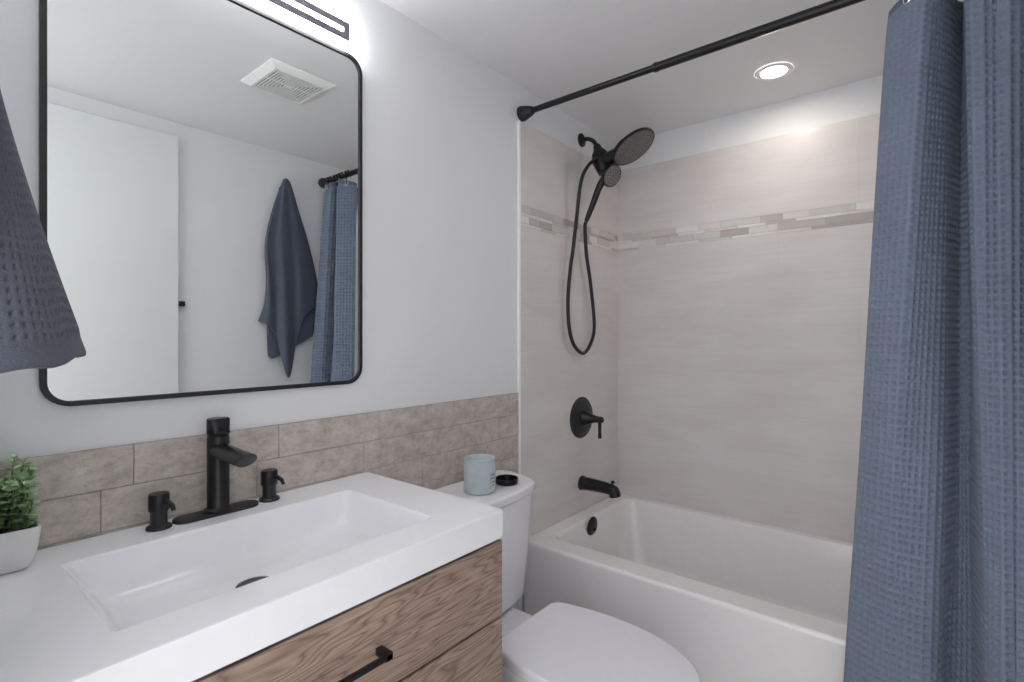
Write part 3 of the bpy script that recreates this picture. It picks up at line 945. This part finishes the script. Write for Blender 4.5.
# ------------------------------------------------------------------ candle and its lid on the tank
ca = empty('candle_jar', (1.302, -0.161, 0.7555), 'frosted blue grey candle jar on the toilet tank lid', 'candle')
b = MB().lathe([(0.048, 0.0), (0.0535, 0.003), (0.0545, 0.010), (0.0545, 0.090), (0.054, 0.099), (0.0515, 0.106), (0.0515, 0.109), (0.053, 0.111), (0.053, 0.116), (0.049, 0.116), (0.045, 0.110), (0.045, 0.094), (0.0005, 0.093)], (1.302, -0.161, 0.7557), (0, 0, 1), 40)
b.build('jar', M['jar'], ca)
b = MB().lathe([(0.0005, 0.0935), (0.0445, 0.0938), (0.0445, 0.0975), (0.0005, 0.0965)], (1.302, -0.161, 0.7557), (0, 0, 1), 32)
b.build('wax', M['wax'], ca)
# wrapped paper label
b = MB()
rows = []
for z_ in (0.018, 0.074):
    rows.append([(1.302 + 0.0554 * math.cos(a), -0.161 + 0.0554 * math.sin(a), 0.7557 + z_) for a in np.linspace(-1.75, -1.0, 12)])
b.loft(rows, closed=False)
b.mi = 1
for z0_, z1_, a0, a1 in ((0.062, 0.066, -1.6, -1.15), (0.050, 0.054, -1.65, -1.1), (0.038, 0.042, -1.55, -1.2), (0.028, 0.031, -1.5, -1.25)):
    b.loft([[(1.302 + 0.0557 * math.cos(a), -0.161 + 0.0557 * math.sin(a), 0.7557 + z_) for a in np.linspace(a0, a1, 6)] for z_ in (z0_, z1_)], closed=False)
b.build('paper_label', [M['label'], M['ink']], ca)
o = MB().lathe([(0.034, 0.0), (0.040, 0.001), (0.042, 0.004), (0.042, 0.008), (0.0400, 0.0095), (0.0400, 0.012), (0.0425, 0.0135), (0.0425, 0.0195), (0.040, 0.021), (0.037, 0.0195), (0.035, 0.008), (0.022, 0.007), (0.0005, 0.007)], (1.434, -0.172, 0.7557), (0, 0, 1), 40).build('jar_lid', M['gloss'])
tag(o, 'round black metal lid lying beside the candle on the toilet tank', 'lid')

# ------------------------------------------------------------------ bath towel on the opposite wall (seen in the mirror)
hk = empty('towel_hook', (1.481, YR, 2.14), 'small black wall hook hidden under the hanging blue towel', 'hook')
MB().lathe([(0.022, 0.0), (0.022, 0.004), (0.018, 0.006), (0.007, 0.008)], (1.481, YR + 0.0005, 2.140), (0, 1, 0), 24).build('hook_plate', M['black'], hk)
MB().tube(catmull([(1.481, YR + 0.006, 2.140), (1.481, YR + 0.012, 2.138), (1.481, YR + 0.0165, 2.142), (1.481, YR + 0.018, 2.152)], 5), 0.004, 10).build('hook_arm', M['black'], hk)

tw = empty('bath_towel', (1.48, YR + 0.03, 1.06), 'dark blue grey terry bath towel draped from a wall hook, seen in the mirror', 'towel')
front = [[(1.427, -1.474, 2.152), (1.428, -1.464, 2.159), (1.429, -1.454, 2.16), (1.435, -1.449, 2.16), (1.443, -1.454, 2.163), (1.454, -1.464, 2.165), (1.465, -1.474, 2.161)],
         [(1.372, -1.494, 1.982), (1.374, -1.464, 1.983), (1.405, -1.469, 1.995), (1.418, -1.439, 1.993), (1.46, -1.464, 2.005), (1.487, -1.459, 2.003), (1.523, -1.494, 2.01)],
         [(1.333, -1.494, 1.798), (1.334, -1.449, 1.798), (1.38, -1.464, 1.806), (1.416, -1.424, 1.807), (1.472, -1.454, 1.818), (1.515, -1.444, 1.823), (1.585, -1.494, 1.833)],
         [(1.339, -1.494, 1.6), (1.34, -1.439, 1.601), (1.385, -1.464, 1.602), (1.42, -1.409, 1.601), (1.49, -1.454, 1.61), (1.533, -1.434, 1.618), (1.636, -1.494, 1.631)],
         [(1.328, -1.494, 1.461), (1.338, -1.434, 1.448), (1.386, -1.454, 1.435), (1.421, -1.399, 1.412), (1.49, -1.454, 1.439), (1.539, -1.434, 1.475), (1.655, -1.489, 1.519)],
         [(1.293, -1.494, 1.372), (1.327, -1.434, 1.35), (1.386, -1.454, 1.279), (1.435, -1.394, 1.058), (1.496, -1.454, 1.239), (1.546, -1.434, 1.4), (1.66, -1.489, 1.484)]]
back = [[(1.430, -1.500, 2.12), (1.437, -1.500, 2.12), (1.445, -1.500, 2.12)],
        [(1.377, -1.504, 1.827), (1.463, -1.504, 1.84), (1.574, -1.504, 1.858)],
        [(1.354, -1.504, 1.491), (1.466, -1.499, 1.497), (1.63, -1.504, 1.519)],
        [(1.344, -1.494, 1.324), (1.467, -1.489, 1.296), (1.625, -1.494, 1.357)],
        [(1.347, -1.489, 1.18), (1.39, -1.474, 1.173), (1.607, -1.489, 1.291)]]
def smooth_grid(rows, pu, pv):
    R1 = [catmull(r, pu) for r in rows]
    cols = list(zip(*R1))
    C1 = [catmull(c, pv) for c in cols]
    return np.array(C1).transpose(1, 0, 2)
# the towel crown closes over the hook
front = [[(1.437, -1.482, 2.150)] * 3 + [(1.437, -1.480, 2.150)] + [(1.439, -1.482, 2.150)] * 3] + front
def place(rows):
    return [[(x * 1.03, YR + 0.008 + (y + 1.514) * 0.50 + 0.0025 * math.sin(x * 60 + z * 9), 1.285 + (z - 1.285) * 1.03) for x, y, z in r] for r in rows]
front, back = place(front), place(back)
FG = smooth_grid(front, 10, 12)
fv = np.linspace(0, 1, FG.shape[0])[:, None]
fu = np.linspace(0, 1, FG.shape[1])[None, :]
FG[..., 1] += 0.0055 * np.clip(fv * 3 - 0.4, 0, 1) * (np.abs(np.sin(fu * 10.5 + 0.9 * np.sin(fv * 4))) ** 1.5 - 0.5) * (1 - np.abs(2 * fu - 1) ** 6)
grid_object('front_fold', FG, M['terry'], tw, solid=0.007)
grid_object('rear_fold', smooth_grid(back, 12, 12), M['terry'], tw, solid=0.006)

# ------------------------------------------------------------------ waffle towel near the door, hanging beside the vanity
h2 = empty('robe_hook', (XL, -0.52, 1.76), 'black wall hook by the door carrying the grey waffle towel', 'hook')
MB().lathe([(0.022, 0.0), (0.022, 0.004), (0.018, 0.006), (0.007, 0.008)], (XL + 0.0005, -0.520, 1.760), (1, 0, 0), 24).build('hook_plate', M['black'], h2)
MB().tube(catmull([(XL + 0.006, -0.520, 1.760), (XL + 0.02, -0.520, 1.757), (XL + 0.03, -0.520, 1.766), (XL + 0.033, -0.520, 1.785)], 5), 0.005, 10).build('hook_arm', M['black'], h2)
wt = empty('waffle_towel', (XL + 0.03, -0.52, 1.25), 'dark grey waffle towel hanging in the left foreground over the mirror edge', 'towel')
ND, NH = 36, 44
S2 = 6
nu2, nv2 = ND * S2 + 1, NH * S2 + 1
u2 = np.linspace(0, 1, nu2)[None, :]
v2 = np.linspace(0, 1, nv2)[:, None]
ang = -PI / 2 + PI * u2
ay = 0.010 + 0.150 * v2 ** 1.5
bx2 = 0.008 + 0.083 * np.clip((v2 - 0.30) / 0.70, 0, 1) ** 1.2
scal = 1 + 0.03 * np.sin(u2 * 15 + 0.8) * v2
cyc = -0.52
Xw = XL + 0.006 + bx2 * np.abs(np.cos(ang)) ** 0.8 * scal
Yw = cyc + ay * np.sin(ang)
ztop = 1.778
zbot = 1.250 + 0.038 * u2 + 0.002 * np.sin(u2 * 30)
Zw = ztop + (zbot - ztop) * v2
k_u = np.arange(nu2)[None, :] / S2
k_v = np.arange(nv2)[:, None] / S2
hem_w = np.clip((NH - k_v) - 1.5, 0, 1)
dsp = 0.0030 * np.maximum(ridge(k_u), ridge(k_v)) * hem_w * np.clip(v2 * 4, 0, 1) + 0.0012 * (1 - hem_w)
nx, ny = np.cos(ang) / np.maximum(bx2, 0.02), np.sin(ang) / np.maximum(ay, 0.02)
nl = np.sqrt(nx ** 2 + ny ** 2)
Xw = np.maximum(Xw + nx / nl * dsp, XL + 0.004)
Yw = Yw + ny / nl * dsp
grid_object('towel_sheet', np.stack([Xw, Yw, Zw], -1), M['towelw'], wt, solid=0.005)
